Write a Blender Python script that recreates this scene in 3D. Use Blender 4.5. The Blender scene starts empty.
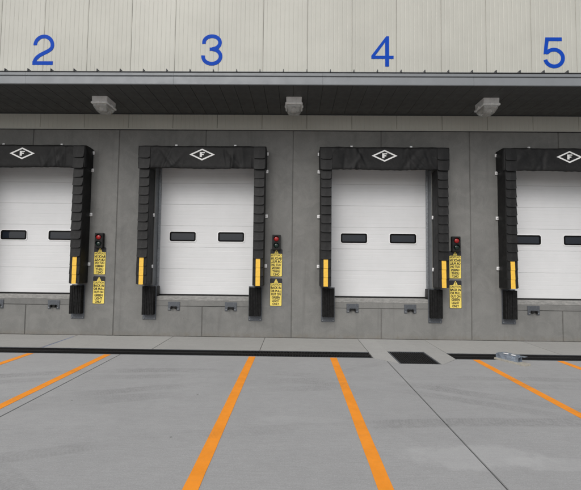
import bpy, bmesh, math, random
from mathutils import Matrix, Vector
random.seed(7)
R = math.radians
scene = bpy.context.scene
C = scene.collection

# ------------------------------------------------------------------ camera
F_PX, CAM = 370.0, Vector((0.0859, -8.8896, 1.7658))
PITCH, YAW, ROLL = 0.0500, -0.0142, 0.0110
fw = Vector((math.sin(YAW)*math.cos(PITCH), math.cos(YAW)*math.cos(PITCH), math.sin(PITCH)))
rt = Vector((math.cos(YAW), -math.sin(YAW), 0)); up = rt.cross(fw)
rt2 = rt*math.cos(ROLL) + up*math.sin(ROLL); up2 = -rt*math.sin(ROLL) + up*math.cos(ROLL)
cd = bpy.data.cameras.new('camera'); cam = bpy.data.objects.new('camera', cd); C.objects.link(cam)
M = Matrix((rt2, up2, -fw)).transposed().to_4x4(); M.translation = CAM
cam.matrix_world = M
cd.sensor_width = 36; cd.sensor_fit = 'HORIZONTAL'; cd.lens = 36*F_PX/581
cd.clip_start = .05; cd.clip_end = 2000
scene.camera = cam

# ------------------------------------------------------------------ light
SUN_EL, SUN_AZ = 48, -22          # azimuth measured from the wall's normal, minus = from the left
world = bpy.data.worlds.new('World'); scene.world = world; world.use_nodes = True
nt = world.node_tree; bg = nt.nodes['Background']
sky = nt.nodes.new('ShaderNodeTexSky'); sky.sky_type = 'NISHITA'; sky.sun_disc = False
sky.sun_elevation = R(SUN_EL); sky.sun_rotation = R(180 - SUN_AZ)
sky.dust_density = 4; sky.air_density = 1; sky.ozone_density = .6
hs = nt.nodes.new('ShaderNodeHueSaturation'); hs.inputs['Saturation'].default_value = .25
nt.links.new(sky.outputs[0], hs.inputs['Color']); nt.links.new(hs.outputs[0], bg.inputs['Color'])
bg.inputs['Strength'].default_value = .14
sl = bpy.data.lights.new('sun', 'SUN'); sun = bpy.data.objects.new('sun', sl); C.objects.link(sun)
sl.energy = 1.1; sl.angle = R(50); sl.color = (1, .975, .94)
sd = Vector((math.sin(R(SUN_AZ))*math.cos(R(SUN_EL)), -math.cos(R(SUN_AZ))*math.cos(R(SUN_EL)), math.sin(R(SUN_EL))))
sun.rotation_euler = sd.to_track_quat('Z', 'Y').to_euler()
scene.view_settings.view_transform = 'Standard'; scene.view_settings.look = 'None'
scene.view_settings.exposure = 0.06; scene.view_settings.gamma = 1

# ------------------------------------------------------------------ materials
class N:
    def __init__(s, name, rough=.7, metal=0, spec=.5):
        s.m = bpy.data.materials.new(name); s.m.use_nodes = True; s.t = s.m.node_tree
        s.b = s.t.nodes['Principled BSDF']
        s.b.inputs['Roughness'].default_value = rough; s.b.inputs['Metallic'].default_value = metal
        s.b.inputs['Specular IOR Level'].default_value = spec
        s.co = s.t.nodes.new('ShaderNodeTexCoord')
    def n(s, k, **kw):
        o = s.t.nodes.new(k)
        for a, v in kw.items(): setattr(o, a, v)
        return o
    def l(s, a, b): s.t.links.new(a, b)
    def put(s, sock, v):
        if hasattr(v, 'is_output'): s.l(v, sock)
        elif isinstance(v, (tuple, list)) and len(v) == 3 and sock.type == 'RGBA': sock.default_value = (*v, 1)
        else: sock.default_value = v
    def mp(s, scale=(1,1,1), loc=(0,0,0), rot=(0,0,0), src=None):
        m = s.n('ShaderNodeMapping'); m.inputs['Scale'].default_value = scale
        m.inputs['Location'].default_value = loc; m.inputs['Rotation'].default_value = rot
        s.l(src or s.co.outputs['Object'], m.inputs['Vector']); return m.outputs[0]
    def noise(s, scale, detail=6, rough=.6, vec=None, dist=0):
        o = s.n('ShaderNodeTexNoise'); o.inputs['Scale'].default_value = scale
        o.inputs['Detail'].default_value = detail; o.inputs['Roughness'].default_value = rough
        o.inputs['Distortion'].default_value = dist
        s.l(vec or s.co.outputs['Object'], o.inputs['Vector']); return o.outputs['Fac']
    def ramp(s, fac, a, b, lo=0., hi=1.):
        o = s.n('ShaderNodeMapRange', interpolation_type='SMOOTHSTEP'); s.l(fac, o.inputs['Value'])
        o.inputs['From Min'].default_value = a; o.inputs['From Max'].default_value = b
        o.inputs['To Min'].default_value = lo; o.inputs['To Max'].default_value = hi; return o.outputs[0]
    def math(s, op, a, b=0., c=0.):
        o = s.n('ShaderNodeMath', operation=op)
        for i, v in enumerate((a, b, c)): s.put(o.inputs[i], v)
        return o.outputs[0]
    def mix(s, fac, a, b, mode='MIX'):
        o = s.n('ShaderNodeMix', data_type='RGBA', blend_type=mode)
        s.put(o.inputs[0], fac); s.put(o.inputs[6], a); s.put(o.inputs[7], b); return o.outputs[2]
    def col(s, v): s.put(s.b.inputs['Base Color'], v); return s
    def rgh(s, v): s.put(s.b.inputs['Roughness'], v)
    def bump(s, h, strength=.3, dist=.01, prev=None):
        o = s.n('ShaderNodeBump'); o.inputs['Strength'].default_value = strength
        o.inputs['Distance'].default_value = dist; s.l(h, o.inputs['Height'])
        if prev: s.l(prev, o.inputs['Normal'])
        s.l(o.outputs[0], s.b.inputs['Normal']); return o.outputs[0]
    def rand(s):
        return s.n('ShaderNodeObjectInfo').outputs['Random']
    def sep(s, v):
        o = s.n('ShaderNodeSeparateXYZ'); s.l(v, o.inputs[0]); return o.outputs

def plain(name, col, rough=.7, metal=0, var=.12, scale=9, bump=0, spec=.5, dirt=.0):
    a = N(name, rough, metal, spec)
    f = a.ramp(a.noise(scale, 6, .65), .3, .7)
    c = a.mix(f, tuple(x*(1-var) for x in col), tuple(min(1, x*(1+var)) for x in col))
    if dirt:
        d = a.math('MULTIPLY', a.ramp(a.noise(3.2, 8, .7, dist=.6), .48, .74), dirt)
        c = a.mix(d, c, (.12, .115, .10))
    a.col(c)
    a.rgh(a.ramp(a.noise(scale*2.3, 4), .3, .7, max(0, rough-.08), min(1, rough+.08)))
    if bump: a.bump(a.noise(scale*9, 4), bump, .004)
    return a.m

def concrete_wall():
    a = N('wall_concrete', .82, 0, .3); W = a.n('ShaderNodeNewGeometry').outputs['Position']
    big = a.ramp(a.noise(.7, 7, .62, W, .5), .3, .72)
    c = a.mix(big, (.150,.151,.146), (.196,.196,.189))
    mid = a.ramp(a.noise(3.1, 8, .68, W, .9), .38, .66)
    c = a.mix(a.math('MULTIPLY', mid, .42), c, (.245,.244,.234))
    # vertical water streaks
    st = a.ramp(a.noise(1, 5, .6, a.mp((5.5, 5.5, .35), src=W)), .52, .72)
    c = a.mix(a.math('MULTIPLY', st, .36), c, (.115,.115,.112))
    fine = a.noise(46, 5, .7, W)
    c = a.mix(.10, c, a.mix(a.ramp(fine, .3, .7), (.10,.10,.10), (.30,.30,.29)), 'MIX')
    # bug holes
    v = a.n('ShaderNodeTexVoronoi'); v.inputs['Scale'].default_value = 7; a.l(W, v.inputs['Vector'])
    hole = a.ramp(v.outputs['Distance'], .02, .06, 1, 0)
    hole = a.math('MULTIPLY', hole, a.ramp(a.noise(1.4, 2, .5, W), .5, .6))
    c = a.mix(a.math('MULTIPLY', hole, .6), c, (.07,.07,.068))
    # soil splashed along the foot
    z = a.sep(W)[2]
    foot = a.math('MULTIPLY', a.ramp(z, .0, .16, 1, 0), a.ramp(a.noise(9, 5, .7, W), .3, .75))
    c = a.mix(a.math('MULTIPLY', foot, .5), c, (.16,.135,.10))
    r = a.rand()
    c = a.mix(1, c, a.mix(r, (.93,.93,.93), (1.07,1.065,1.05)), 'MULTIPLY')
    a.col(c)
    n = a.bump(a.noise(60, 5, .7, W), .10, .003); a.bump(a.noise(5, 5, .6, W), .12, .01, n)
    return a.m

def tracks(a, W, P):
    """mask of the tyre tracks that curve across the yard: wide arcs with a broken tread pattern"""
    wob = a.math('MULTIPLY', a.math('SUBTRACT', a.noise(.5, 2, .5, W), .5), .16); tot = None
    for (cx, cy, rad, w, s) in ((-1.5,-12.3,9.55,.125,.60), (-1.5,-12.3,9.22,.11,.42), (3.2,-22.0,19.05,.12,.55), (3.2,-22.0,18.70,.12,.36),
                                (3.2,-22.0,17.45,.12,.48), (-9.0,-16.0,12.2,.12,.36), (-3.5,3.5,7.6,.11,.36)):
        dx = a.math('SUBTRACT', P[0], cx); dy = a.math('SUBTRACT', P[1], cy)
        r = a.math('ADD', a.math('SQRT', a.math('ADD', a.math('MULTIPLY', dx, dx), a.math('MULTIPLY', dy, dy))), wob)
        d = a.math('ABSOLUTE', a.math('SUBTRACT', r, rad))
        band = a.ramp(d, w*.7, w*1.05, 1, 0)
        tread = a.math('ADD', a.math('MULTIPLY', a.math('SINE', a.math('ADD', a.math('MULTIPLY', a.math('ARCTAN2', dy, dx), rad*170), a.math('MULTIPLY', d, 60))), .5), .5)
        brk = a.math('MULTIPLY', a.ramp(a.noise(.55, 3, .6, W), .36, .62), a.ramp(a.noise(14, 5, .8, W), .30, .62))
        k = a.math('MULTIPLY', a.math('MULTIPLY', band, a.math('ADD', a.math('MULTIPLY', tread, .45), .55)), a.math('MULTIPLY', brk, s*1.0))
        tot = k if tot is None else a.math('MAXIMUM', tot, k)
    return tot

def yard_concrete(name, base, apron=False):
    a = N(name, .85, 0, .3); W = a.n('ShaderNodeNewGeometry').outputs['Position']
    lo = tuple(x*.86 for x in base); hi = tuple(min(1, x*1.12) for x in base)
    c = a.mix(a.ramp(a.noise(.8, 8, .70, W, .7), .25, .75), tuple(x*.93 for x in base), tuple(x*1.06 for x in base))
    sp_ = a.noise(8, 7, .75, W, .3)
    c = a.mix(a.math('MULTIPLY', a.ramp(sp_, .44, .62), .22), c, tuple(x*.74 for x in base))
    sw = a.ramp(a.noise(1, 6, .62, a.mp((.55, 3.6, 1), rot=(0,0,R(4)), src=W)), .34, .68)
    c = a.mix(a.math('MULTIPLY', sw, .16), c, tuple(x*1.22 for x in base))
    sw2 = a.ramp(a.noise(1, 7, .7, a.mp((.9, 9, 1), (3,1,0), (0,0,R(-3)), src=W)), .5, .72)
    c = a.mix(a.math('MULTIPLY', sw2, .18), c, tuple(x*.72 for x in base))
    fs_ = a.noise(1, 6, .8, a.mp((5, 42, 1), (7,2,0), (0,0,R(2)), src=W))
    c = a.mix(a.math('MULTIPLY', a.ramp(fs_, .42, .64), .38), c, tuple(x*.76 for x in base))
    grain = a.noise(85, 5, .85, W)
    c = a.mix(a.math('MULTIPLY', a.ramp(grain, .42, .60), .42), c, tuple(x*.68 for x in base))
    gr2 = a.noise(60, 5, .8, a.mp((1, 1.3, 1), (11,5,0), src=W))
    c = a.mix(a.math('MULTIPLY', a.ramp(gr2, .50, .64), .32), c, tuple(x*1.35 for x in base))
    # small dark spots
    v = a.n('ShaderNodeTexVoronoi'); v.inputs['Scale'].default_value = 1.7; a.l(W, v.inputs['Vector'])
    sp = a.math('MULTIPLY', a.ramp(v.outputs['Distance'], .012, .03, 1, 0), .6)
    c = a.mix(sp, c, (.07,.07,.07))
    if not apron:
        P = a.sep(W)
        c = a.mix(tracks(a, W, P), c, tuple(x*.45 for x in base))
        # pale washed-out spill
        for (x, y, rx, ry, s) in ((1.75,-5.35,.75,.26,.24), (2.35,-5.45,.5,.14,.18), (-2.6,-4.7,.8,.3,.06), (.2,-4.6,.6,.1,.10)):
            ex = a.math('DIVIDE', a.math('SUBTRACT', P[0], x), rx); ey = a.math('DIVIDE', a.math('SUBTRACT', P[1], y), ry)
            e = a.math('ADD', a.math('MULTIPLY', ex, ex), a.math('MULTIPLY', ey, ey))
            e = a.math('ADD', e, a.math('MULTIPLY', a.math('SUBTRACT', a.noise(3.2, 6, .7, W), .5), 2.2))
            c = a.mix(a.math('MULTIPLY', a.ramp(e, .35, 1.0, 1, 0), s), c, tuple(min(1, x*1.5) for x in base))
    c = a.mix(1, c, a.mix(a.rand(), (.96,.96,.96), (1.04,1.04,1.04)), 'MULTIPLY')
    a.col(c)
    n = a.bump(a.noise(1, 4, .7, a.mp((8, 170, 1), src=W)), .3, .003)
    a.bump(a.noise(90, 4, .7, W), .3, .003, n)
    return a.m

def paint_line():
    a = N('orange_road_paint', .85, 0, .12); W = a.n('ShaderNodeNewGeometry').outputs['Position']
    c = a.mix(a.ramp(a.noise(4, 6, .7, W), .3, .7), (.72,.245,.022), (.82,.285,.030))
    wear = a.math('MULTIPLY', a.ramp(a.noise(1, 6, .75, a.mp((2, 9, 1), src=W)), .56, .74), .30)
    c = a.mix(wear, c, (.50,.26,.12))
    pin = a.math('MULTIPLY', a.ramp(a.noise(140, 3, .7, W), .60, .72), .45)
    c = a.mix(pin, c, (.36,.33,.28))
    c = a.mix(a.math('MULTIPLY', tracks(a, W, a.sep(W)), 1.1), c, (.22,.13,.06))
    a.col(c); a.bump(a.noise(90, 4, .7, W), .3, .003); return a.m

def cladding():
    a = N('cream_steel_cladding', .45, 0, .4); W = a.n('ShaderNodeNewGeometry').outputs['Position']
    c = a.mix(a.ramp(a.noise(.5, 5, .6, W), .3, .7), (.435,.431,.388), (.490,.486,.438))
    st = a.ramp(a.noise(1, 5, .6, a.mp((7, 7, .25), src=W)), .5, .75)
    c = a.mix(a.math('MULTIPLY', st, .14), c, (.40,.39,.35))
    c = a.mix(1, c, a.mix(a.rand(), (.97,.97,.96), (1.03,1.03,1.03)), 'MULTIPLY')
    a.col(c); a.bump(a.noise(2.2, 2, .4, W), .06, .01); return a.m

def door_white():
    a = N('white_door_steel', .42, 0, .45); W = a.n('ShaderNodeNewGeometry').outputs['Position']
    c = a.mix(a.ramp(a.noise(1.1, 5, .6, W), .3, .7), (.665,.672,.677), (.71,.715,.722))
    sm = a.ramp(a.noise(1, 6, .7, a.mp((2.2, 2.2, 1.1), src=W)), .52, .76)
    c = a.mix(a.math('MULTIPLY', sm, .12), c, (.58,.57,.55))
    a.col(c); a.bump(a.noise(1, 3, .5, a.mp((1.5, 1.5, 9))), .08, .006); return a.m

def fabric():
    a = N('black_dock_fabric', .52, 0, .24)
    c = a.mix(a.ramp(a.noise(3.5, 7, .7), .35, .7), (.008,.008,.0083), (.016,.016,.016))
    dust = a.math('MULTIPLY', a.ramp(a.noise(9, 7, .75, dist=.5), .52, .75), .22)
    c = a.mix(dust, c, (.07,.068,.063))
    c = a.mix(1, c, a.mix(a.rand(), (.8,.8,.8), (1.25,1.25,1.25)), 'MULTIPLY')
    a.col(c)
    n = a.bump(a.noise(170, 3, .6), .3, .002); a.bump(a.noise(7, 4, .6), .35, .012, n); return a.m

def sill_rough():
    a = N('rough_grout_sill', .9, 0, .2); W = a.n('ShaderNodeNewGeometry').outputs['Position']
    c = a.mix(a.ramp(a.noise(9, 7, .75, a.mp((1, 1, 2.5), src=W)), .35, .66), (.23,.23,.222), (.34,.335,.32))
    a.col(c); a.bump(a.noise(22, 6, .7, W), .7, .015); return a.m

def galv(name='galvanised_steel', base=(.36,.38,.40), rough=.45):
    a = N(name, rough, .75)
    v = a.n('ShaderNodeTexVoronoi'); v.inputs['Scale'].default_value = 38; a.l(a.co.outputs['Object'], v.inputs['Vector'])
    c = a.mix(v.outputs['Color'], tuple(x*.78 for x in base), tuple(min(1, x*1.2) for x in base))
    c = a.mix(a.math('MULTIPLY', a.ramp(a.noise(6, 7, .7), .55, .75), .35), c, (.16,.15,.14))
    a.col(c); return a.m

mat = dict(
    wall=concrete_wall(), yard=yard_concrete('yard_concrete', (.325,.327,.328)),
    apron=yard_concrete('apron_concrete', (.335,.333,.320), True),
    collar=yard_concrete('collar_concrete', (.345,.344,.333), True),
    orange=paint_line(), clad=cladding(), door=door_white(), fabric=fabric(), sill=sill_rough(),
    galv=galv(), plate=galv('dull_steel_plate', (.13,.14,.155), .6),
    sealant=plain('joint_sealant', (.115,.112,.105), .8),
    filler=plain('joint_filler', (.03,.03,.03), .9),
    soil=plain('bare_ground', (.20,.195,.185), .95, var=.25, scale=.6, bump=.4),
    soffit=plain('dark_soffit_steel', (.062,.063,.061), .55, var=.10, scale=3),
    fascia=plain('grey_fascia_steel', (.205,.218,.230), .5, .15, var=.05, scale=2),
    dark=plain('dark_trim_steel', (.045,.047,.05), .55),
    roof=plain('canopy_roof_steel', (.16,.17,.18), .5, .2),
    rubber=plain('bumper_rubber', (.012,.012,.012), .8, var=.4, scale=14, bump=.4, spec=.15, dirt=.05),
    yellow=plain('yellow_guide_strip', (.86,.52,.06), .6, var=.08, scale=12, dirt=.2),
    white=plain('white_print', (.90,.90,.89), .6, var=.03, dirt=.05),
    frame=plain('black_window_frame', (.004,.004,.0045), .6, spec=.1),
    bezel=plain('white_window_bezel', (.80,.80,.80), .4, var=.02),
    gasket=plain('black_door_gasket', (.008,.008,.008), .8),
    signal=plain('black_signal_housing', (.012,.012,.012), .5, spec=.25),
    signy=plain('yellow_sign_face', (.86,.68,.14), .55, var=.07, scale=14, dirt=.2),
    signk=plain('black_sign_print', (.016,.016,.02), .55),
    navy=plain('dark_sign_edge', (.035,.04,.06), .6),
    blue=plain('blue_number_vinyl', (.004,.058,.42), .6, var=.08, scale=4, spec=.1),
    lamp=plain('grey_lamp_housing', (.84,.84,.83), .4, .0, var=.08, scale=12, dirt=.25),
    board=plain('weathered_board', (.34,.32,.275), .85, var=.15, scale=22, bump=.3),
    grate=plain('black_iron_grating', (.012,.012,.0125), .65, 0, var=.3, scale=20, spec=.15),
    chalk=plain('blue_chalk', (.16,.20,.33), .9, var=.3, scale=20),
    lining=plain('jamb_steel', (.16,.17,.18), .5, .3, var=.1, scale=5),
)
g = N('dark_window_glass', .05, 0, .5); g.col((.016,.021,.030)); mat['glass'] = g.m
g = N('prismatic_lamp_lens', .10, 0, .8)
g.col(g.mix(g.ramp(g.noise(9, 4), .3, .7), (.80,.80,.77), (.92,.92,.90)))
g.b.inputs['Transmission Weight'].default_value = .8
w_ = g.n('ShaderNodeTexWave'); w_.inputs['Scale'].default_value = 20; g.l(g.co.outputs['Object'], w_.inputs['Vector']); g.bump(w_.outputs['Fac'], .5, .004)
mat['lens'] = g.m
for k, c_ in (('red', (.32,.010,.010)), ('green', (.003,.016,.011))):
    g = N(k + '_signal_lens', .15, 0, .6); g.col(c_); mat[k] = g.m

# ------------------------------------------------------------------ mesh helpers
def build(name, bm, m, parent=None, loc=(0,0,0), smooth=False, kind=None):
    bmesh.ops.recalc_face_normals(bm, faces=bm.faces)
    me = bpy.data.meshes.new(name); bm.to_mesh(me); bm.free()
    if smooth:
        for p in me.polygons: p.use_smooth = True
    me.materials.append(m)
    o = bpy.data.objects.new(name, me); C.objects.link(o); o.location = loc
    if parent: o.parent = parent
    if kind: o['kind'] = kind
    return o
def inst(o, name, parent, loc, sx=1):
    c = o.copy(); C.objects.link(c); c.name = name; c.parent = parent; c.location = loc
    if sx != 1: c.scale.x = sx
    return c
def box(bm, x0, x1, y0, y1, z0, z1, bev=0, seg=1):
    vs = [bm.verts.new(p) for p in ((x0,y0,z0),(x1,y0,z0),(x1,y1,z0),(x0,y1,z0),(x0,y0,z1),(x1,y0,z1),(x1,y1,z1),(x0,y1,z1))]
    fs = [bm.faces.new([vs[i] for i in q]) for q in ((0,3,2,1),(4,5,6,7),(0,1,5,4),(1,2,6,5),(2,3,7,6),(3,0,4,7))]
    if bev:
        es = list({e for f in fs for e in f.edges})
        bmesh.ops.bevel(bm, geom=es, offset=bev, segments=seg, affect='EDGES', profile=.6)
def B(x0, x1, y0, y1, z0, z1, bev=0, seg=1):
    bm = bmesh.new(); box(bm, x0, x1, y0, y1, z0, z1, bev, seg); return bm
def prism_xz(bm, pts, y0, y1):
    a = [bm.verts.new((x, y0, z)) for x, z in pts]; b = [bm.verts.new((x, y1, z)) for x, z in pts]
    bm.faces.new(a); bm.faces.new(b[::-1]); n = len(pts)
    for i in range(n): bm.faces.new((a[i], b[i], b[(i+1) % n], a[(i+1) % n]))
    return a
def PXZ(pts, y0, y1):
    bm = bmesh.new(); prism_xz(bm, pts, y0, y1); return bm
def prism_xy(bm, pts, z0, z1):
    a = [bm.verts.new((x, y, z0)) for x, y in pts]; b = [bm.verts.new((x, y, z1)) for x, y in pts]
    bm.faces.new(a[::-1]); bm.faces.new(b); n = len(pts)
    for i in range(n): bm.faces.new((a[i], a[(i+1) % n], b[(i+1) % n], b[i]))
def PXY(pts, z0, z1, bev=0):
    bm = bmesh.new(); prism_xy(bm, pts, z0, z1)
    if bev:
        es = [e for e in bm.edges if all(abs(v.co.z - z1) < 1e-6 for v in e.verts)]
        bmesh.ops.bevel(bm, geom=es, offset=bev, segments=2, affect='EDGES')
    return bm
def rrect(x0, x1, z0, z1, r, n=4):
    pts = []
    for cx, cz, a0 in ((x1-r, z0+r, -90), (x1-r, z1-r, 0), (x0+r, z1-r, 90), (x0+r, z0+r, 180)):
        for i in range(n+1):
            a = R(a0 + 90*i/n); pts.append((cx + r*math.cos(a), cz + r*math.sin(a)))
    return pts
def ring_xz(bm, outer, inner, y0, y1):
    n = len(outer)
    v = [[bm.verts.new((x, y, z)) for x, z in p] for p in (outer, inner) for y in (y0, y1)]
    of, ob, inf, inb = v
    for i in range(n):
        j = (i+1) % n
        bm.faces.new((of[i], of[j], inf[j], inf[i])); bm.faces.new((ob[j], ob[i], inb[i], inb[j]))
        bm.faces.new((of[i], ob[i], ob[j], of[j])); bm.faces.new((inf[j], inb[j], inb[i], inf[i]))
def cyl(bm, c, axis, r, h, n=12, r2=None):
    m = Matrix.Translation(Vector(c)) @ Vector(axis).to_track_quat('Z', 'Y').to_matrix().to_4x4() @ Matrix.Translation((0,0,h/2))
    bmesh.ops.create_cone(bm, cap_ends=True, segments=n, radius1=r, radius2=r if r2 is None else r2, depth=h, matrix=m)
def empty(name, loc, label=None, cat=None, group=None, rz=0):
    o = bpy.data.objects.new(name, None); C.objects.link(o); o.location = loc; o.rotation_euler.z = rz
    o.empty_display_size = .1
    if label: tag(o, label, cat, group)
    return o
def tag(o, label, cat, group=None):
    o['label'] = label; o['category'] = cat
    if group: o['group'] = group
    return o
def text_bm(s, cx, cz, w, h, y, mirror=False, thick=.0012, offset=0, res=3):
    """text laid in the XZ plane facing -Y, stretched into a w x h cell centred on (cx, cz)"""
    cu = bpy.data.curves.new('lettering', 'FONT'); cu.body = s; cu.resolution_u = res; cu.offset = offset; cu.size = 1
    to = bpy.data.objects.new('lettering', cu); C.objects.link(to)
    dg = bpy.context.evaluated_depsgraph_get()
    me = bpy.data.meshes.new_from_object(to.evaluated_get(dg)); bpy.data.objects.remove(to)
    xs = [v.co.x for v in me.vertices]; ys = [v.co.y for v in me.vertices]
    x0, x1, y0, y1 = min(xs), max(xs), min(ys), max(ys)
    bm = bmesh.new(); bm.from_mesh(me); bpy.data.meshes.remove(me)
    bmesh.ops.remove_doubles(bm, verts=bm.verts, dist=1e-5)
    for v in bm.verts:
        u = (v.co.x-x0)/(x1-x0) - .5; t = (v.co.y-y0)/(y1-y0) - .5
        v.co = (cx + (-u if mirror else u)*w, y, cz + t*h)
    r = bmesh.ops.extrude_face_region(bm, geom=list(bm.faces))
    for e in r['geom']:
        if isinstance(e, bmesh.types.BMVert): e.co.y -= thick
    return bm
def merge(bm, other):
    me = bpy.data.meshes.new('m'); other.to_mesh(me); other.free(); bm.from_mesh(me); bpy.data.meshes.remove(me)

BAY = 4.2672
DN = {'2': 'leftmost door', '3': 'second door from the left', '4': 'third door from the left', '5': 'rightmost door'}
DOORS = [(-1.5*BAY, '2'), (-.5*BAY, '3'), (.5*BAY, '4'), (1.5*BAY, '5')]
XL, XR = -3*BAY, 3*BAY

# ------------------------------------------------------------------ ground
bm = bmesh.new()
xs = [-600, XL, XR, 600]; ys = [-600, -22, .1, 600]
for i in range(3):
    for j in range(3):
        z = -.012 if not (i == 1 and j == 1) else -.25
        if i == 1 and j == 1:
            q = [(xs[i], ys[j]), (xs[i+1], ys[j]), (xs[i+1], ys[j+1]), (xs[i], ys[j+1])]
            lo = [bm.verts.new((x, y, -.25)) for x, y in q]; hi = [bm.verts.new((x, y, -.012)) for x, y in q]
            bm.faces.new(lo)
            for k in range(4): bm.faces.new((lo[k], lo[(k+1) % 4], hi[(k+1) % 4], hi[k]))
        else:
            bm.faces.new([bm.verts.new(p) for p in ((xs[i],ys[j],z),(xs[i+1],ys[j],z),(xs[i+1],ys[j+1],z),(xs[i],ys[j+1],z))])
bmesh.ops.remove_doubles(bm, verts=bm.verts, dist=1e-4)
build('ground', bm, mat['soil'], kind='structure')

TR_B, TR_F = -1.325, -1.775        # trench drain back and front edges
GAP = .006
yard = empty('concrete_yard', (0, -10, 0)); yard['kind'] = 'structure'
def child(name, bm, m, parent, **k):           # bm in world coordinates
    bmesh.ops.translate(bm, verts=bm.verts, vec=-Vector(parent.location)); return build(name, bm, m, parent, **k)
joints = [XL, -8.24, -3.234, 1.781, 6.79, XR]
NB, FB = -1.79, -13.5
for a, b in zip(joints, joints[1:]):
    x0, x1 = a+GAP, b-GAP
    pts = [(x0, FB), (x1, FB)]
    if abs(b-1.781) < .01: pts += [(x1, -1.978), (1.575, NB)]
    else: pts += [(x1, NB)]
    if abs(a-1.781) < .01: pts += [(3.125, NB), (2.742, -2.17), (1.978, -2.17), (x0, -1.978)]
    else: pts += [(x0, NB)]
    child('concrete_slab', PXY(pts, -.2, 0, .004), mat['yard'], yard)
    child('concrete_slab', PXY([(x0, -22), (x1, -22), (x1, FB-.012), (x0, FB-.012)], -.2, 0, .004), mat['yard'], yard)
for b in joints[1:-1]:
    y1 = NB-.01 if abs(b-1.781) > .01 else -1.99
    child('joint_filler', B(b-GAP-.001, b+GAP+.001, -22, y1, -.2, -.009), mat['filler'], yard)
child('joint_filler', B(XL, XR, FB-.013, FB+.001, -.2, -.010), mat['filler'], yard)
# painted bay lines
for cx, nm in ((-4.945,''), (-3.465,''), (-.715,''), (.815,''), (3.485,''), (5.045,''), (-7.75,''), (7.75,'')):
    bm = bmesh.new(); n = 60; w = .0625; y0, y1 = -1.815, -12.9; rows = []
    for i in range(n+1):
        y = y0 + (y1-y0)*i/n
        rows.append([bm.verts.new((cx-w+random.uniform(-.0018,.0018), y, .003)), bm.verts.new((cx+w+random.uniform(-.0018,.0018), y, .003))])
    for p, q in zip(rows, rows[1:]): bm.faces.new((p[0], q[0], q[1], p[1]))
    r = bmesh.ops.extrude_face_region(bm, geom=list(bm.faces))
    for e in r['geom']:
        if isinstance(e, bmesh.types.BMVert): e.co.z -= .0025
    child('parking_line', bm, mat['orange'], yard)

apron = empty('apron_pavement', (0, -.65, 0)); apron['kind'] = 'structure'
aj = [XL, -9.5, -7.35, -5.10, -2.81, -.62, 1.575, 3.13, 5.42, 7.7, 10, XR]
for a, b in zip(aj, aj[1:]):
    if a == 1.575: continue
    child('apron_slab', PXY([(a+.004, TR_B+.012), (b-.004, TR_B+.012), (b-.004, -.012), (a+.004, -.012)], -.2, .0, .004), mat['apron'], apron)
child('joint_filler', B(XL, XR, -.0125, .0, -.2, -.004), plain('soil_in_joint', (.16,.12,.08), .95, var=.3, scale=25), apron)
for b in aj[1:-1]: child('joint_filler', B(b-.0042, b+.0042, TR_B+.012, -.013, -.2, -.008), mat['filler'], apron)
# slab around the square catch basin, with clipped front corners
GX0, GX1, GY0, GY1 = 1.985, 2.690, -2.150, -1.245
cl = [  # four pieces round the opening
    [(1.579, -.012), (1.579, NB+.01), (1.79, -1.968), (1.975, -2.160), (GX0-.02, GY1+.018), (GX0-.02, -.012)],
    [(GX1+.02, -.012), (GX1+.02, GY0-.006), (2.742, -2.160), (3.122, NB+.01), (3.126, -.012)],
    [(GX0-.0195, -.012), (GX0-.0195, GY1+.018), (GX1+.0195, GY1+.018), (GX1+.0195, -.012)]]
cl[0] = [(1.579, -.012), (1.579, NB+.01), (1.79, -1.968), (GX0-.02, -2.160), (GX0-.02, -.012)]
for p in cl: child('collar_slab', PXY(p[::-1], -.2, 0, 0), mat['collar'], apron)
# blue chalk snap line on one apron joint
bm = bmesh.new()
for i in range(9):
    y = -.20 - i*.125; x = -5.105 + .05*(-y)/1.3
    q = [(x-.012, y), (x+.012+random.uniform(0,.006), y), (x+.014, y-.122), (x-.010, y-.122)]
    bm.faces.new([bm.verts.new((px, py, .002)) for px, py in q])
child('chalk_line', bm, mat['chalk'], apron)

# ------------------------------------------------------------------ drains
def trench(x0, x1, label):
    t = empty('trench_drain', ((x0+x1)/2, (TR_B+TR_F)/2, 0), label, 'drain', 'trench drains along the apron')
    ox, oy = t.location.x, t.location.y
    child('channel', B(x0, x1, TR_F+.008, TR_B-.008, -.19, -.17), mat['gasket'], t)
    for y0, y1, m, nm in ((TR_B-.020, TR_B+.010, 'plate', 'frame_rail'), (TR_F-.010, TR_F+.020, 'plate', 'frame_rail'), ((TR_B+TR_F)/2-.022, (TR_B+TR_F)/2+.022, 'grate', 'centre_rail')):
        child(nm, B(x0, x1, y0, y1, -.16, -.001, .002), mat[m], t)
    w = (TR_B-TR_F)/2 - .044
    nsec = int((x1-x0)//1.0); bm = bmesh.new(); L = (x1-x0)/nsec - .004
    for k in range(34):
        xx = -L/2 + .015 + k*(L-.03)/33; box(bm, xx-.007, xx+.007, -w/2+.013, w/2-.013, -.03, -.004)
    for s in (-1, 1): box(bm, -L/2, L/2, s*w/2-.012, s*w/2+.012, -.035, -.003)
    n = int((x1-x0)//1.0); st = (x1-x0)/n
    first = None
    for k in range(n):
        for s in (-1, 1):
            loc = (x0 + st*(k+.5) - ox, s*(w/2+.023), 0)
            if first is None: first = build('grate', bm, mat['grate'], t, loc)
            else: inst(first, 'grate', t, loc)
trench(XL+.02, 1.565, 'long black slotted trench drain left of the square basin')
trench(3.135, XR-.02, 'black slotted trench drain right of the square basin, behind the loose board')

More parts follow.
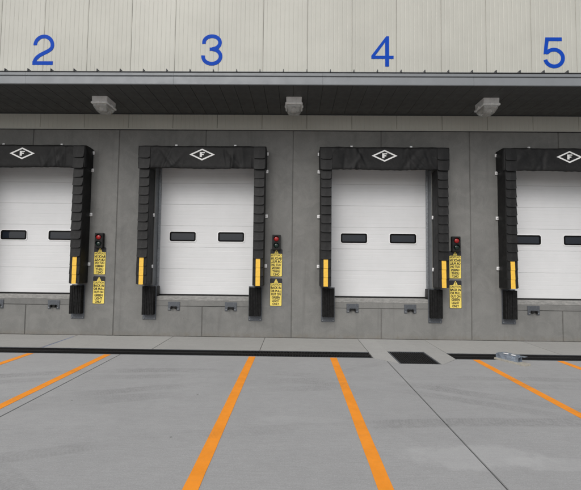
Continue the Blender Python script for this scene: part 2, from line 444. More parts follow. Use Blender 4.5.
cb = empty('catch_basin', ((GX0+GX1)/2, (GY0+GY1)/2, 0), 'square black grid drain cover set in a pale concrete collar', 'drain cover')
bm = bmesh.new()
ox, oy = cb.location.x, cb.location.y; hx, hy = (GX1-GX0)/2, (GY1-GY0)/2
for s in (-1, 1):
    box(bm, s*hx-.012, s*hx+.012, -hy-.012, hy+.012, -.12, -.001)
    box(bm, -hx+.0121, hx-.0121, s*hy-.012, s*hy+.012, -.12, -.0012)
build('frame', bm, mat['plate'], cb)
bm = bmesh.new()
for k in range(15):
    x = -hx+.045 + k*(2*hx-.09)/14; box(bm, x-.010, x+.010, -hy+.014, hy-.014, -.045, -.006)
build('grating_bars', bm, mat['grate'], cb)
bm = bmesh.new()
for k in range(13):
    y = -hy+.05 + k*(2*hy-.10)/12; box(bm, -hx+.014, hx-.014, y-.008, y+.008, -.040, -.009)
build('grating_crossbars', bm, mat['grate'], cb)
build('pit_floor', B(-hx, hx, -hy, hy, -.24, -.19), mat['gasket'], cb)

# ------------------------------------------------------------------ building
bld = empty('warehouse', (0, 0, 0), 'warehouse front of grey concrete below and cream metal cladding above, with four white dock doors', 'building')
OW, OZ0, OZ1, WT, CT = 1.22, .716, 4.16, .25, 5.012
J = .008
def panel(pts):
    bm = bmesh.new(); a = prism_xz(bm, pts, 0, WT)
    f = [e for e in bm.edges if all(abs(v.co.y) < 1e-6 for v in e.verts)]
    bmesh.ops.bevel(bm, geom=f, offset=.008, segments=2, affect='EDGES')
    return build('concrete_panel', bm, mat['wall'], bld)
for dx, _ in DOORS:
    for s in (-1, 1):
        i, o = dx + s*J, dx + s*(BAY/2-J); k = dx + s*OW
        panel([(i, 0), (o, 0), (o, CT), (i, CT), (i, OZ1), (k, OZ1), (k, OZ0-.005), (i, OZ0-.005)])
        build('joint_sealant', B(dx+s*BAY/2-J-.001, dx+s*BAY/2+J+.001, .012, .2, 0, CT-.001), mat['sealant'], bld) if s == 1 or dx == DOORS[0][0] else None
    build('joint_sealant', B(dx-J-.001, dx+J+.001, .012, .2, 0, OZ0-.006), mat['sealant'], bld)
    build('joint_sealant', B(dx-J-.001, dx+J+.001, .012, .2, OZ1+.001, CT-.001), mat['sealant'], bld)
for a in (-6*BAY/2, -5*BAY/2, 4*BAY/2, 5*BAY/2):
    panel([(a+J, 0), (a+BAY/2-J, 0), (a+BAY/2-J, CT), (a+J, CT)])
for a in (-5*BAY/2, 5*BAY/2): build('joint_sealant', B(a-J-.001, a+J+.001, .012, .2, 0, CT-.001), mat['sealant'], bld)

# cladding: one ribbed steel sheet per panel
PW, PX0, PT = 1.0935, .327, 9.6
def clad_panel():
    prof = []; n = 10; w = PW-.004; p = w/n
    for k in range(n):
        x = -w/2 + k*p
        prof += [(x+.002, -.022), (x+p-.024, -.022), (x+p-.019, -.0188), (x+p-.005, -.0188)]
    prof[0] = (-w/2, -.014); prof.insert(1, (-w/2+.004, -.022)); prof += [(w/2-.004, -.022), (w/2, -.014)]
    bm = bmesh.new()
    lo = [bm.verts.new((x, y, CT+.018)) for x, y in prof]; hi = [bm.verts.new((x, y, PT)) for x, y in prof]
    for i in range(len(prof)-1): bm.faces.new((lo[i], lo[i+1], hi[i+1], hi[i]))
    q = [bm.verts.new((x, .05, z)) for x, z in ((-w/2, CT+.018), (w/2, CT+.018), (w/2, PT), (-w/2, PT))]
    bm.faces.new((q[0], q[3], q[2], q[1])); bm.faces.new((lo[0], hi[0], q[3], q[0])); bm.faces.new((hi[-1], lo[-1], q[1], q[2]))
    return bm
fp = None
k0 = math.ceil((XL-PX0+PW/2)/PW); k1 = math.floor((XR-PX0-PW/2)/PW)
for k in range(k0, k1+1):
    loc = (PX0 + (k+.5)*PW - PW, 0, 0)
    if fp is None: fp = build('metal_panel', clad_panel(), mat['clad'], bld, loc)
    else: inst(fp, 'metal_panel', bld, loc)
build('drip_flashing', PXZ([(XL, CT-.004), (XR, CT-.004), (XR, CT+.030), (XL, CT+.030)], -.036, -.0225), mat['clad'], bld)
build('drip_flashing_lip', B(XL, XR, -.040, -.001, CT-.012, CT-.0045), mat['dark'], bld)
build('building_core', B(XL, XR, .26, .30, OZ1+.3, PT-.02), mat['dark'], bld)
build('cladding_backing', B(XL, XR, .055, .10, CT+.02, PT-.02), mat['clad'], bld)
build('roof_coping', B(XL-.05, XR+.05, -.06, 14, PT, PT+.08, .01), mat['fascia'], bld)
for x0, x1 in ((XL-.2, XL-.001), (XR+.001, XR+.2)): build('end_wall', B(x0, x1, 0, 14, 0, PT-.001), mat['clad'], bld)
build('rear_wall', B(XL, XR, 13.8, 14, 0, PT-.001), mat['clad'], bld)
build('warehouse_floor', B(XL, XR, .36, 13.8, .7, .93), mat['apron'], bld)

# canopy
SZ, SY = 5.405, -1.535
can = build('canopy', B(XL, XR, SY+.03, -.026, SZ+.03, SZ+.14), mat['dark'], bld)
fs = None; n = int((XR-XL)/.3048)
for k in range(n+1):
    x0 = XL + k*.3048
    if x0 > XR-.3: break
    if fs is None:
        bm = bmesh.new()
        pr = [(0.001, .009), (.009, 0), (.3038, 0), (.3038, .028), (.001, .028)]
        a = [bm.verts.new((x, SY+.03, SZ+z)) for x, z in pr]; b = [bm.verts.new((x, -.03, SZ+z)) for x, z in pr]
        bm.faces.new(a); bm.faces.new(b[::-1])
        for i in range(5): bm.faces.new((a[i], b[i], b[(i+1) % 5], a[(i+1) % 5]))
        fs = build('soffit_panel', bm, mat['soffit'], can, (x0, 0, 0))
    else: inst(fs, 'soffit_panel', can, (x0, 0, 0))
build('soffit_trim', B(XL, XR, -.029, -.0235, SZ-.02, SZ+.03), mat['dark'], can)
bm = bmesh.new()   # folded gutter face: lower band, groove, upper lip
prof = [(SY+.029, SZ-.006), (SY, SZ-.006), (SY-.004, SZ+.004), (SY-.004, SZ+.150), (SY+.012, SZ+.156), (SY+.012, SZ+.170), (SY-.012, SZ+.176), (SY-.014, SZ+.232), (SY-.004, SZ+.238), (SY+.029, SZ+.238)]
L_ = 3.05; cuts = [XL]; x = -11.6
while x < XR: cuts.append(x); x += L_
cuts.append(XR)
def fascia(a0, a1):
    bm = bmesh.new()
    A = [bm.verts.new((a0+.0015, y, z)) for y, z in prof]; Bv = [bm.verts.new((a1-.0015, y, z)) for y, z in prof]
    bm.faces.new(A); bm.faces.new(Bv[::-1])
    for i in range(len(prof)): bm.faces.new((A[i], A[(i+1) % len(prof)], Bv[(i+1) % len(prof)], Bv[i]))
    return bm
for a0, a1 in zip(cuts, cuts[1:]): build('fascia', fascia(a0, a1), mat['fascia'], can)
build('drip_edge', B(XL, XR, SY-.022, SY+.02, SZ+.2385, SZ+.250), mat['gasket'], can)
build('canopy_roof', PXZ([(XL, 0), (XR, 0), (XR, .02), (XL, .02)], 0, 1.50), mat['roof'], can, (0, SY+.004, SZ+.2505)).rotation_euler.x = R(1.0)
# standing seams of the canopy roof
bm = bmesh.new(); prm = [(-.010, 0), (.010, 0), (.006, .052), (-.006, .052)]
a = [bm.verts.new((x, 0, z)) for x, z in prm]; b = [bm.verts.new((x, 1.49, z)) for x, z in prm]
bm.faces.new(a); bm.faces.new(b[::-1])
for i in range(4): bm.faces.new((a[i], b[i], b[(i+1) % 4], a[(i+1) % 4]))
sm = None; x = -5.944 - .4785*14
while x < XR:
    loc = (x, SY-.012, SZ+.262)
    if sm is None: sm = build('standing_seam', bm, mat['dark'], can, loc)
    else: inst(sm, 'standing_seam', can, loc)
    sm.rotation_euler.x = R(.9) if sm else 0
    x += .4785

# dock doors
SEC, DB, DY, LIFT = .5385, .978, .30, .088
def section_bm(w, h, z0):
    """one door section: face with shallow pressed horizontal ribs and a shadow joint"""
    prof = [(DY+.03, z0+.0005), (DY+.003, z0+.0005), (DY, z0+.004)]
    n = 6
    for k in range(1, n):
        z = z0 + h*k/n
        prof += [(DY, z-.006), (DY+.0012, z-.003), (DY+.0012, z+.003), (DY, z+.006)]
    prof += [(DY, z0+h-.005), (DY+.004, z0+h-.0015), (DY+.03, z0+h-.0015)]
    bm = bmesh.new()
    A = [bm.verts.new((-w, y, z)) for y, z in prof]; Bv = [bm.verts.new((w, y, z)) for y, z in prof]
    bm.faces.new(A[::-1]); bm.faces.new(Bv)
    m = len(prof)
    for i in range(m): bm.faces.new((A[i], Bv[i], Bv[(i+1) % m], A[(i+1) % m]))
    return bm
protos = {}
def door(dx):
    d = build('dock_door', B(-OW-.1, OW+.1, DY+.031, DY+.05, DB, DB+6*SEC+LIFT-.01), mat['door'], bld, (dx, 0, 0)) if 'door' not in protos else inst(protos['door'], 'dock_door', bld, (dx, 0, 0))
    protos.setdefault('door', d)
    if 'sec' not in protos:
        protos['sec'] = [('door_section', section_bm(OW+.1, SEC + (LIFT if k == 0 else 0), DB+k*SEC + (LIFT if k else 0)), mat['door']) for k in range(6)]
        for c in (-.605, .605):
            z = DB + 2.5*SEC + LIFT - .002; hw, hh = .325, .118
            bm = bmesh.new(); ring_xz(bm, rrect(c-hw-.022, c+hw+.022, z-hh-.022, z+hh+.022, .06), rrect(c-hw, c+hw, z-hh, z+hh, .045), DY-.010, DY+.001)
            protos['sec'].append(('window_bezel', bm, mat['bezel']))
            bm = bmesh.new(); ring_xz(bm, rrect(c-hw+.001, c+hw-.001, z-hh+.001, z+hh-.001, .045), rrect(c-hw+.035, c+hw-.035, z-hh+.035, z+hh-.035, .02), DY-.014, DY+.001)
            protos['sec'].append(('window_frame', bm, mat['frame']))
            protos['sec'].append(('window_pane', B(c-hw+.034, c+hw-.034, DY-.004, DY+.0005, z-hh+.034, z+hh-.034), mat['glass']))
        protos['sec'].append(('bottom_gasket', B(-OW-.1, OW+.1, DY-.006, DY+.03, DB-.036, DB+.001), mat['gasket']))
        protos['sec'] = [build(n_, b_, m_, d) for n_, b_, m_ in protos['sec']]
    else:
        for o in protos['sec']: inst(o, o.name.split('.')[0], d, (0,0,0))
    # opening trim, sill and curb (parts of the building)
    def part(key, mk, m):
        if key in protos: return inst(protos[key], key.split('/')[0], bld, (dx, 0, 0))
        protos[key] = build(key.split('/')[0], mk(), mat[m], bld, (dx, 0, 0))
    part('door_sill', lambda: B(-OW+.002, OW-.002, .022, .34, .850, .942, .006, 2), 'sill')
    part('dock_curb', lambda: B(-OW+.002, OW-.002, .003, .345, OZ0+.004, .8485, .006, 2), 'wall')
    for s, k in ((-1, 'l'), (1, 'r')):
        part('jamb_lining/'+k, lambda: B(min(s*OW, s*(OW-.006)), max(s*OW, s*(OW-.006)), .004, .285, .943, OZ1-.002), 'lining')
        part('door_track/'+k, lambda: B(min(s*(OW-.007), s*(OW-.055)), max(s*(OW-.007), s*(OW-.055)), .235, .284, .9435, OZ1-.002, .004), 'galv')
        part('track_guard/'+k, lambda: B(min(s*(OW-.007), s*(OW-.105)), max(s*(OW-.007), s*(OW-.105)), .03, .225, .944, 1.185, .012, 2), 'signal')
for dx, _ in DOORS: door(dx)
for dx, _ in DOORS:
    build('door_lintel', B(dx-OW-.15, dx+OW+.15, .252, .36, OZ1-.02, OZ1+.35), mat['dark'], bld)
    for s in (-1, 1):
        x0, x1 = sorted((dx+s*(OW+.101), dx+s*(OW+.14))); build('door_side_rail', B(x0, x1, .252, .36, .7, OZ1-.021), mat['dark'], bld)

# ------------------------------------------------------------------ dock numbers
def ribbon(bm, pts, hw, y0, y1, end0=None, end1=None):
    rows = []
    for i, (x, z) in enumerate(pts):
        p, q = pts[max(0, i-1)], pts[min(len(pts)-1, i+1)]
        tx, tz = q[0]-p[0], q[1]-p[1]; l = math.hypot(tx, tz); nx, nz = -tz/l*hw, tx/l*hw
        if i == 0 and end0: nx, nz = end0
        if i == len(pts)-1 and end1: nx, nz = end1
        rows.append([bm.verts.new((x+sg*nx, y, z+sg*nz)) for sg, y in ((1, y0), (-1, y0), (-1, y1), (1, y1))])
    for p, q in zip(rows, rows[1:]):
        for i in range(4): bm.faces.new((p[i], p[(i+1) % 4], q[(i+1) % 4], q[i]))
    bm.faces.new(rows[0]); bm.faces.new(rows[-1][::-1])
def arc(cx, cy, rx, ry, a0, a1, n=28):
    return [(cx + rx*math.cos(R(a0+(a1-a0)*i/n)), cy + ry*math.sin(R(a0+(a1-a0)*i/n))) for i in range(n+1)]
def bez(p0, p1, p2, p3, n=14):
    o = []
    for i in range(1, n+1):
        t = i/n; u = 1-t
        o.append(tuple(u**3*a+3*u*u*t*b+3*u*t*t*c+t**3*d for a, b, c, d in zip(p0, p1, p2, p3)))
    return o
def numeral_bm(ch):
    bm = bmesh.new(); Y0, Y1 = -4, 0
    if ch == '2':
        p = arc(107, 190, 87, 85, 180, -8); p += bez(p[-1], (185, 120), (40, 112), (22, 35))
        ribbon(bm, p, 18, Y0, Y1, (-18, 0), (20, 0))
        prism_xz(bm, [(0, 0), (205, 0), (205, 34.5), (0, 34.5)], Y0, Y1); W, H = 211, 293
    elif ch == '3':
        ribbon(bm, arc(103, 222, 79, 62, 192, -88), 18, Y0, Y1)
        ribbon(bm, [(82, 158), (108, 158)], 15.5, Y0-.8, Y1)
        ribbon(bm, arc(104, 88, 86, 70, 86, -188), 18, Y0-.4, Y1); W, H = 208, 302
    elif ch == '4':
        for q in ([(0, 105), (37, 105), (134, 238), (134, 283)], [(134, 0), (172, 0), (172, 296), (145, 296), (134, 283)],
                  [(0, 75), (133.9, 75), (133.9, 104.9), (0, 104.9)], [(172.1, 75), (215, 75), (215, 105), (172.1, 105)]): prism_xz(bm, q, Y0, Y1)
        W, H = 215, 296
    else:
        prism_xz(bm, [(23, 295), (3, 134), (36, 140), (53, 260.5)], Y0-.4, Y1)
        prism_xz(bm, [(23, 295), (53.1, 260.5), (178, 260.5), (178, 295)], Y0, Y1)
        ribbon(bm, [(20, 137)] + arc(101, 98, 84, 80, 138, -168), 18, Y0-.8, Y1, (-14, 6)); W, H = 203, 296
    return bm, W, H
for ch, cx, z0, w, h in (('2', -6.24, 6.625, .525, .775), ('3', -2.035, 6.622, .525, .795), ('4', 2.165, 6.612, .545, .765), ('5', 6.335, 6.585, .52, .775)):
    bm, W_, H_ = numeral_bm(ch)
    for v in bm.verts: v.co = ((v.co.x/W_-.5)*w, v.co.y*.001, v.co.z/H_*h)
    o = build('dock_number', bm, mat['blue'], None, (cx, -.0225, z0))
    pos = {'2': 'far left', '3': 'left of centre', '4': 'right of centre', '5': 'far right'}[ch]
    tag(o, 'blue numeral %s on the cream cladding, the %s of four' % (ch, pos), 'number', 'blue dock numbers on the upper wall')

# ------------------------------------------------------------------ dock shelters
def header_bm(seed):
    rnd = random.Random(seed); ph = [rnd.uniform(0, 6.28) for _ in range(8)]
    fold = [(rnd.uniform(-1.2, 1.2), rnd.uniform(-.5, .5), rnd.uniform(.018, .045), rnd.choice((-1, 1))*rnd.uniform(.012, .030)) for _ in range(30)]
    prof = [(.0, 4.505), (-.15, 4.512), (-.31, 4.514), (-.345, 4.500)]
    for k in range(1, 11): prof.append((-.352, 4.50 - .51*k/10))
    prof += [(-.345, 3.972), (-.320, 3.970), (-.300, 3.985)]
    nu = 120; bm = bmesh.new(); rows = []
    for i in range(nu+1):
        x = -1.5 + 3*i/nu; row = []
        for j, (y, z) in enumerate(prof):
            dy = dz = 0
            if j >= 3:
                t = (4.5-z)/.53
                m = min(1, max(0, (abs(x)-.34)/.25)); e = min(1, max(0, (1.5-abs(x))/.25)); m2 = m*e
                dy += m2*(.006*math.sin(9*x+ph[0]+2*t) + .004*math.sin(21*x+ph[1]-3*t))
                for fx, sl, fwid, amp in fold:
                    u = (x - fx - sl*t)/fwid; dy += m2*amp*math.exp(-u*u)*(.3+.7*t)
                dz += t*t*(.008*math.sin(3.1*x+ph[2]) + .0025*math.sin(17*x+ph[3]) + .002*math.sin(43*x+ph[4]))
            else: dz += .006*math.sin(6*x+ph[5]) + .003*math.sin(23*x+ph[6])
            xx = x
            if abs(x) > 1.49 and j < 13: xx = x + math.copysign(.006*math.sin(j*1.7+ph[7]), x)
            row.append(bm.verts.new((xx, y+dy, z+dz)))
        rows.append(row)
    for p, q in zip(rows, rows[1:]):
        for j in range(len(prof)-1): bm.faces.new((p[j], p[j+1], q[j+1], q[j]))
    for row, s in ((rows[0], -1), (rows[-1], 1)):  # end caps folded round the corner
        b1 = bm.verts.new((s*1.505, 0, 4.03)); b2 = bm.verts.new((s*1.475, -.17, 3.985)); mid = bm.verts.new((s*1.512, -.19, 4.30)); m3 = bm.verts.new((s*1.472, -.10, 4.20))
        ringv = row[:14] + [b2, b1]
        cen = mid
        for i in range(len(ringv)):
            bm.faces.new((ringv[i], ringv[(i+1) % len(ringv)], cen))
        bm.verts.remove(m3)
    return bm
def flap_bm(seed, w=.240, h=.226, kick=.019):
    rnd = random.Random(seed); nx, nz = 6, 5; bm = bmesh.new()
    c1, c2 = rnd.uniform(-.004, .010), rnd.uniform(.004, .018); tilt = rnd.uniform(-.005, .005)
    front = []
    for j in range(nz+1):
        t = j/nz; row = []
        for i in range(nx+1):
            u = i/nx*2-1
            z = -h*t + tilt*u*t
            x = u*w/2*(1-.02*t)
            y = -kick*t**1.6 - .007*t*(1-u*u) + (c1 if u < 0 else c2)*abs(u)**3*t*t*-1
            if j == nz:
                z += .018*max(0, (abs(u)-.55)/.45)**2
            row.append(bm.verts.new((x, y, z)))
        front.append(row)
    for p, q in zip(front, front[1:]):
        for i in range(nx): bm.faces.new((p[i], q[i], q[i+1], p[i+1]))
    r = bmesh.ops.extrude_face_region(bm, geom=list(bm.faces))
    for e in r['geom']:
        if isinstance(e, bmesh.types.BMVert): e.co.y += .007
    return bm
FL = {}
def emblem(par):
    if 'emblem' in protos: 
        for o in protos['emblem']: inst(o, o.name.split('.')[0], par, (0,0,0))
        return
    cz, hw, hh = 4.298, .300, .140; bm = bmesh.new()
    t = .032
    k = hw/hh; o_ = [(-hw, cz), (0, cz-hh), (hw, cz), (0, cz+hh)]
    dw = t*math.sqrt(hw*hw+hh*hh)/hh; dh = t*math.sqrt(hw*hw+hh*hh)/hw
    i_ = [(-hw+dw, cz), (0, cz-hh+dh), (hw-dw, cz), (0, cz+hh-dh)]
    ring_xz(bm, o_, i_, -.3555, -.351)
    e1 = build('emblem_diamond', bm, mat['white'], par)
    f = [(-.055, cz-.058), (-.004, cz-.058), (-.004, cz-.014), (.040, cz-.014), (.040, cz+.014), (-.004, cz+.014), (-.004, cz+.034), (.062, cz+.034), (.062, cz+.058), (-.055, cz+.058)]
    e2 = build('emblem_letter', PXZ(f, -.3555, -.351), mat['white'], par)
    protos['emblem'] = [e1, e2]
PITCHF = .2085
def shelter(dx, seed, label):
    t = empty('dock_shelter', (dx, 0, 1.25), label, 'dock shelter', 'black padded dock shelters round the doors')
    off = (0, 0, -1.25)
    h = build('header_curtain', header_bm(seed), mat['fabric'], t, off, smooth=True)
    emblem(h)
    if 'clip' not in protos:
        bm = bmesh.new(); box(bm, -.030, .030, -.026, -.001, -.042, .042, .005); cyl(bm, (0, -.026, .012), (0,-1,0), .016, .016, 8)
        protos['clip'] = bm
    def clip(x, y, z, par):
        if 'clipo' not in protos: protos['clipo'] = build('clip', protos['clip'], mat['bolt'], par, (x, y, z))
        else: inst(protos['clipo'], 'clip', par, (x, y, z))
    for x in (-.72, .72): clip(x, -.002, 4.600, h)
    for s in (-1, 1):
        cx = s*1.352
        key = 'pad%d' % s
        if key not in protos:
            bm = bmesh.new()
            bw = .125; zs = [1.25 + (3.985-1.25)*k/26 for k in range(27)]
            ringp = [(-bw, -.001), (-bw, -.17), (-bw, -.33), (-bw+.012, -.342), (bw-.012, -.342), (bw, -.33), (bw, -.17), (bw, -.001)]
            rows = []
            for k, z in enumerate(zs):
                rows.append([bm.verts.new((x + (math.copysign(.006*math.sin(k*1.3), x) if abs(y+.17) < .01 else 0), y, z)) for x, y in ringp])
            for p, q in zip(rows, rows[1:]):
                for i in range(len(ringp)): bm.faces.new((p[i], p[(i+1) % 8], q[(i+1) % 8], q[i]))
            bm.faces.new(rows[0][::-1]); bm.faces.new(rows[-1])
            protos[key] = pad = build('side_pad', bm, mat['fabric'], t, (cx, 0, -1.25))
        else: pad = inst(protos[key], 'side_pad', t, (cx, 0, -1.25))
        for k in range(13):
            v = random.randrange(6)
            z = 1.25 + PITCHF*(k+1) + .012 if k < 12 else 3.968
            loc = (0, -.3435, z)
            if k < 3: v = 100 + k % 2
            if v not in FL: FL[v] = build('flap', flap_bm(v+3, kick=.004 if v >= 100 else .019), mat['fabric'], pad, loc, smooth=False)
            else: inst(FL[v], 'flap', pad, loc).rotation_euler = (R(random.uniform(-1.2, 1.0)), R(random.uniform(-1.4, 1.4)), R(random.uniform(-1.5, 1.5)))
        for k in range(2):
            z = 4.478 - .252*k; loc = (s*1.352, -.3615, z)
            kk = 'big%d' % k
            if kk not in FL: FL[kk] = build('corner_flap', flap_bm(31+k, .262, .272, .022), mat['fabric'], h, loc)
            else: inst(FL[kk], 'corner_flap', h, loc)
        for k in range(3):   # yellow guide strip, one piece per flap
            loc = (0, -.3450, 1.250 + PITCHF*k - .004)
            if 'yel' not in protos:
                bm = bmesh.new(); n = 4; rr = []
                for i in range(n+1):
                    tt = i/n; y = -.008*(1-tt) - .010
                    rr.append([bm.verts.new((x, y + yy, .2055*tt)) for x, yy in ((-.050, 0), (.050, 0), (.050, .006), (-.050, .006))])
                for p, q in zip(rr, rr[1:]):
                    for i in range(4): bm.faces.new((p[i], p[(i+1) % 4], q[(i+1) % 4], q[i]))
                bm.faces.new(rr[0]); bm.faces.new(rr[-1][::-1])
                protos['yel'] = build('guide_strip', bm, mat['yellow'], pad, loc)
            else: inst(protos['yel'], 'guide_strip', pad, loc)
        for z in (4.42, 3.99, 2.90, 1.70): clip(s*.155, -.002, z, pad)
        for z in (2.90, 1.66): clip(-s*.124, -.03, z, pad)
    return t
mat['bolt'] = plain('bright_zinc_clip', (.85,.85,.85), .4, .2, var=.06)

for i, (dx, n) in enumerate(DOORS):
    shelter(dx, 11+i, 'black padded shelter with white diamond emblem around the %s' % DN[n])

# ------------------------------------------------------------------ rubber bumpers
def bumper(x, label):
    t = empty('dock_bumper', (x, 0, .52), label, 'dock bumper', 'black rubber dock bumpers')
    if 'bump' not in protos:
        plate = build('base_plate', B(-.160, .160, -.012, -.0015, -.130, .690, .003), mat['plate'], t)
        bm = bmesh.new(); n = 7
        for k in range(n):   # laminated pads, each layer its own depth
            x0 = -.138 + k*.276/n; d = -.138 - .006*((k*5) % 3); zz = .004*((k*7) % 3)
            box(bm, x0+.0008, x0+.276/n-.0008, d, -.0125, -.002+zz, .668-zz, .006, 1)
        rub = build('rubber_block', bm, mat['rubber'], t)
        bm = bmesh.new(); box(bm, -.1395, .1395, -.128, -.0128, .325, .333); rod = build('clamp_rod', bm, mat['signal'], t)
        bolts = []
        bm = bmesh.new(); cyl(bm, (0,0,0), (0,-1,0), .012, .012, 6)
        b0 = build('bolt', bm, mat['galv'], t, (-.125, -.012, -.095))
        b1 = inst(b0, 'bolt', t, (.125, -.012, -.095))
        protos['bump'] = [plate, rub, rod, b0, b1]
    else:
        for o in protos['bump']: inst(o, o.name.split('.')[0], t, o.location)
for dx, n in DOORS:
    for s, side in ((-1, 'left'), (1, 'right')):
        bumper(dx + s*1.268, 'black rubber bumper under the %s pad of the %s' % (side, DN[n]))

# dock leveller lip keepers on the curb
def keeper(x, label):
    t = empty('dock_bracket', (x, 0, .715), label, 'bracket', 'grey steel brackets under the door sills')
    if 'keep' not in protos:
        bm = bmesh.new(); box(bm, -.143, .143, -.012, -.001, -.022, .108, .003)
        box(bm, -.143, -.070, -.0125, -.001, -.102, -.0225, .003); box(bm, .070, .143, -.0125, -.001, -.102, -.0225, .003)
        a0 = build('plate', bm, mat['plate'], t)
        bm = bmesh.new()
        for s in (-1, 1): box(bm, s*.052-.016, s*.052+.016, -.070, -.0125, -.065, .000, .006)
        box(bm, -.034, .034, -.030, -.0125, -.045, -.005)
        a1 = build('lug', bm, mat['signal'], t)
        bm = bmesh.new(); cyl(bm, (0,0,0), (0,-1,0), .017, .015, 6)
        a2 = build('bolt', bm, mat['galv'], t, (-.105, -.0125, -.066)); a3 = inst(a2, 'bolt', t, (.105, -.0125, -.066))
        protos['keep'] = [a0, a1, a2, a3]
    else:
        for o in protos['keep']: inst(o, o.name.split('.')[0], t, o.location)
for dx, n in DOORS:
    for s, side in ((-1, 'left'), (1, 'right')):
        keeper(dx + s*.683, 'grey steel bracket, %s one below the sill of the %s' % (side, DN[n]))

# ------------------------------------------------------------------ signal lights and signs
def copyset(key, parts, t):
    protos[key] = parts
def signal(x, label):
    t = empty('signal_light', (x, -.001, 2.085), label, 'signal light', 'red and green dock signal lights')
    if 'sig' not in protos:
        ps = [build('housing', B(-.098, .098, -.095, 0, 0, .365, .012, 2), mat['signal'], t)]
        for z, k in ((.262, 'red'), (.105, 'green')):
            bm = bmesh.new(); bmesh.ops.create_uvsphere(bm, u_segments=16, v_segments=8, radius=.060, matrix=Matrix.Translation((0, -.098, z)) @ Matrix.Diagonal((1, .5, 1, 1)))
            ps.append(build(k + '_lens', bm, mat[k], t, smooth=True))
            bm = bmesh.new()       # half-round visor
            n = 10; A = []
            for i in range(n+1):
                an = R(180*i/n); A.append([bm.verts.new((r_*math.cos(an), y, z + r_*math.sin(an))) for r_, y in ((.072, -.094), (.072, -.15+.03*abs(math.cos(an))), (.067, -.15+.03*abs(math.cos(an))), (.067, -.094))])
            for p, q in zip(A, A[1:]):
                for i in range(4): bm.faces.new((p[i], p[(i+1) % 4], q[(i+1) % 4], q[i]))
            ps.append(build('visor', bm, mat['signal'], t))
        protos['sig'] = ps
    else:
        for o in protos['sig']: inst(o, o.name.split('.')[0], t, o.location)
WORDS = [('BACK IN', .235), ('OR PULL', .235), ('OUT ON', .215), ('GREEN', .185), ('LIGHT', .170), ('ONLY', .150)]
def sign(x, z, mirror, label):
    key = 'sign%d' % mirror
    t = empty('caution_sign', (x, -.001, z), label, 'sign', 'yellow and black caution signs')
    if key not in protos:
        H, W = .662, .146
        ps = [build('backing_plate', PXZ(rrect(-W, W, 0, H, .025), -.004, 0), mat['navy'], t)]
        ps.append(build('yellow_face', PXZ(rrect(-W+.009, W-.009, .009, .548, .018), -.006, -.0042), mat['signy'], t))
        ps.append(build('black_header', PXZ(rrect(-W+.005, W-.005, .5495, H-.004, .018), -.006, -.0042), mat['signk'], t))
        ps.append(build('warning_triangle', PXZ([(-.052, .556), (.052, .556), (.006, .644), (-.006, .644)], -.0075, -.0062), mat['signy'], t))
        bm = PXZ([(-.006, .585), (.006, .585), (.009, .622), (-.009, .622)], -.0085, -.0077); prism_xz(bm, [(-.006, .566), (.006, .566), (.006, .577), (-.006, .577)], -.0085, -.0077)
        ps.append(build('exclamation_mark', bm, mat['signk'], t))
        bm = text_bm('CAUTION', 0, .512, .250, .046, -.0062, mirror, offset=.022)
        for i, (w, ww) in enumerate(WORDS): merge(bm, text_bm(w, 0, .438 - i*.0765, ww*1.06, .060, -.0062, mirror, offset=.040))
        ps.append(build('lettering', bm, mat['signk'], t))
        protos[key] = ps
    else:
        for o in protos[key]: inst(o, o.name.split('.')[0], t, o.location)
for dx, n in DOORS[:3]:
    x = dx + 1.757
    signal(x, 'black signal box with red and green lenses beside the %s' % DN[n])
    sign(x, 1.446, 1, 'yellow caution sign in mirror writing, upper of two by the %s' % DN[n])
    sign(x, .745, 0, 'yellow caution sign in plain writing, lower of two by the %s' % DN[n])

# ------------------------------------------------------------------ canopy lights
def lamp(x, label):
    t = empty('canopy_light', (x, -.78, SZ-.002), label, 'lamp', 'grey canopy lights under the soffit')
    def loft(rings):
        bm = bmesh.new(); vs = []
        for hx_, hy_, z, r_ in rings: vs.append([bm.verts.new((px, py, z)) for px, py in rrect(-hx_, hx_, -hy_, hy_, r_, 3)])
        for p, q in zip(vs, vs[1:]):
            for i in range(len(p)): bm.faces.new((p[i], p[(i+1) % len(p)], q[(i+1) % len(p)], q[i]))
        bm.faces.new(vs[0]); bm.faces.new(vs[-1]); return bm
    if 'lamp' not in protos:
        ps = [build('housing', loft([(.172, .205, 0, .02), (.170, .200, -.115, .025), (.188, .220, -.122, .03), (.190, .222, -.150, .03), (.180, .210, -.156, .03)]), mat['lamp'], t)]
        ps.append(build('lens', loft([(.160, .190, -.1565, .03), (.156, .186, -.205, .03), (.118, .120, -.285, .03), (.105, .095, -.296, .03)]), mat['lens'], t))
        bm = bmesh.new()
        for sx in (-1, 1): box(bm, sx*.192-.014, sx*.192+.014, -.03, .03, -.150, -.115, .003)
        ps.append(build('latch', bm, mat['lamp'], t))
        bm = bmesh.new(); box(bm, -.022, .022, -.234, -.2225, -.148, -.118, .003); ps.append(build('front_latch', bm, mat['lamp'], t))
        bm = bmesh.new(); bmesh.ops.create_uvsphere(bm, u_segments=14, v_segments=8, radius=.05, matrix=Matrix.Translation((0, -.04, -.215)) @ Matrix.Diagonal((1, 1.9, .8, 1)))
        ps.append(build('bulb', bm, mat['white'], t, smooth=True))
        protos['lamp'] = ps
    else:
        for o in protos['lamp']: inst(o, o.name.split('.')[0], t, o.location)
lamp(-4.267, 'grey box light under the canopy, left of the three lights')
lamp(.015, 'grey box light under the canopy seen head-on, middle of the three lights')
lamp(4.300, 'grey box light under the canopy, right of the three lights')

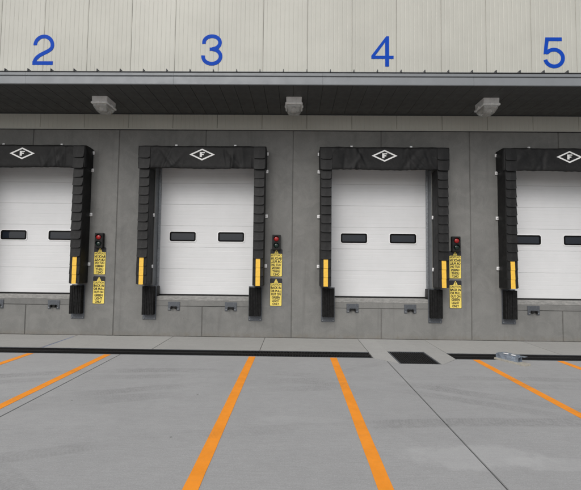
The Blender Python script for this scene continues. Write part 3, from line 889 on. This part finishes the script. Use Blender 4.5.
# ------------------------------------------------------------------ loose board and metal piece by the drain
bx, by, rz = 4.075, -1.94, R(-62)
t = empty('loose_board', (bx, by, .001), 'pale weathered board lying flat at the edge of the right trench drain', 'board', rz=rz)
bm = bmesh.new(); n = 8; rows = []
for i in range(n+1):
    u = -.29 + .58*i/n; e = random.uniform(-.003, .003)
    rows.append([bm.verts.new((u + (random.uniform(-.006,.006) if i in (0,n) and k else 0), y + e, z)) for k, (y, z) in enumerate(((-.085, 0), (.085, 0), (.083, .030), (-.083, .032)))])
for p, q in zip(rows, rows[1:]):
    for i in range(4): bm.faces.new((p[i], p[(i+1) % 4], q[(i+1) % 4], q[i]))
bm.faces.new(rows[0]); bm.faces.new(rows[-1][::-1])
build('plank', bm, mat['board'], t)
t = empty('metal_channel', (bx-.015, by+.055, .034), 'blue-grey hollow metal box piece with a bent flange, lying on the pale board', 'metal piece', rz=rz)
bm = bmesh.new()
o_ = [(-.062, 0), (.062, 0), (.055, .085), (-.055, .080)]; i_ = [(-.054, .006), (.054, .006), (.048, .078), (-.048, .073)]
n = 7; rows = []
for k in range(n+1):
    u = -.22 + .42*k/n
    rows.append([bm.verts.new((u, y + random.uniform(-.005,.005), z*(1+.10*math.sin(k*1.9)) if z > .02 else z)) for y, z in o_ + i_])
for p, q in zip(rows, rows[1:]):
    for i in range(4):
        j = (i+1) % 4; bm.faces.new((p[i], p[j], q[j], q[i])); bm.faces.new((p[4+j], p[4+i], q[4+i], q[4+j]))
for i in range(4):
    j = (i+1) % 4; bm.faces.new((rows[0][i], rows[0][4+i], rows[0][4+j], rows[0][j])); bm.faces.new((rows[-1][j], rows[-1][4+j], rows[-1][4+i], rows[-1][i]))
mat['bluesteel'] = galv('blue_grey_zinc', (.36,.42,.50), .4)
build('box_section', bm, mat['bluesteel'], t)
bm = bmesh.new()
for k, (u0, u1) in enumerate(((-.20, -.05), (-.04, .10), (.11, .24))):
    a = [bm.verts.new(p) for p in ((u0, .055, .084), (u1, .055, .086), (u1+.02, .13, .096), (u0+.01, .125, .088))]
    b = [bm.verts.new((v.co.x, v.co.y, v.co.z-.004)) for v in a]
    bm.faces.new(a); bm.faces.new(b[::-1])
    for i in range(4): bm.faces.new((a[i], b[i], b[(i+1) % 4], a[(i+1) % 4]))
build('flange', bm, mat['bluesteel'], t)
bm = bmesh.new(); box(bm, -.10, -.02, -.02, .02, .090, .104, .003); box(bm, .05, .12, -.025, .015, .092, .106, .003)
build('cleat', bm, mat['bolt'], t)
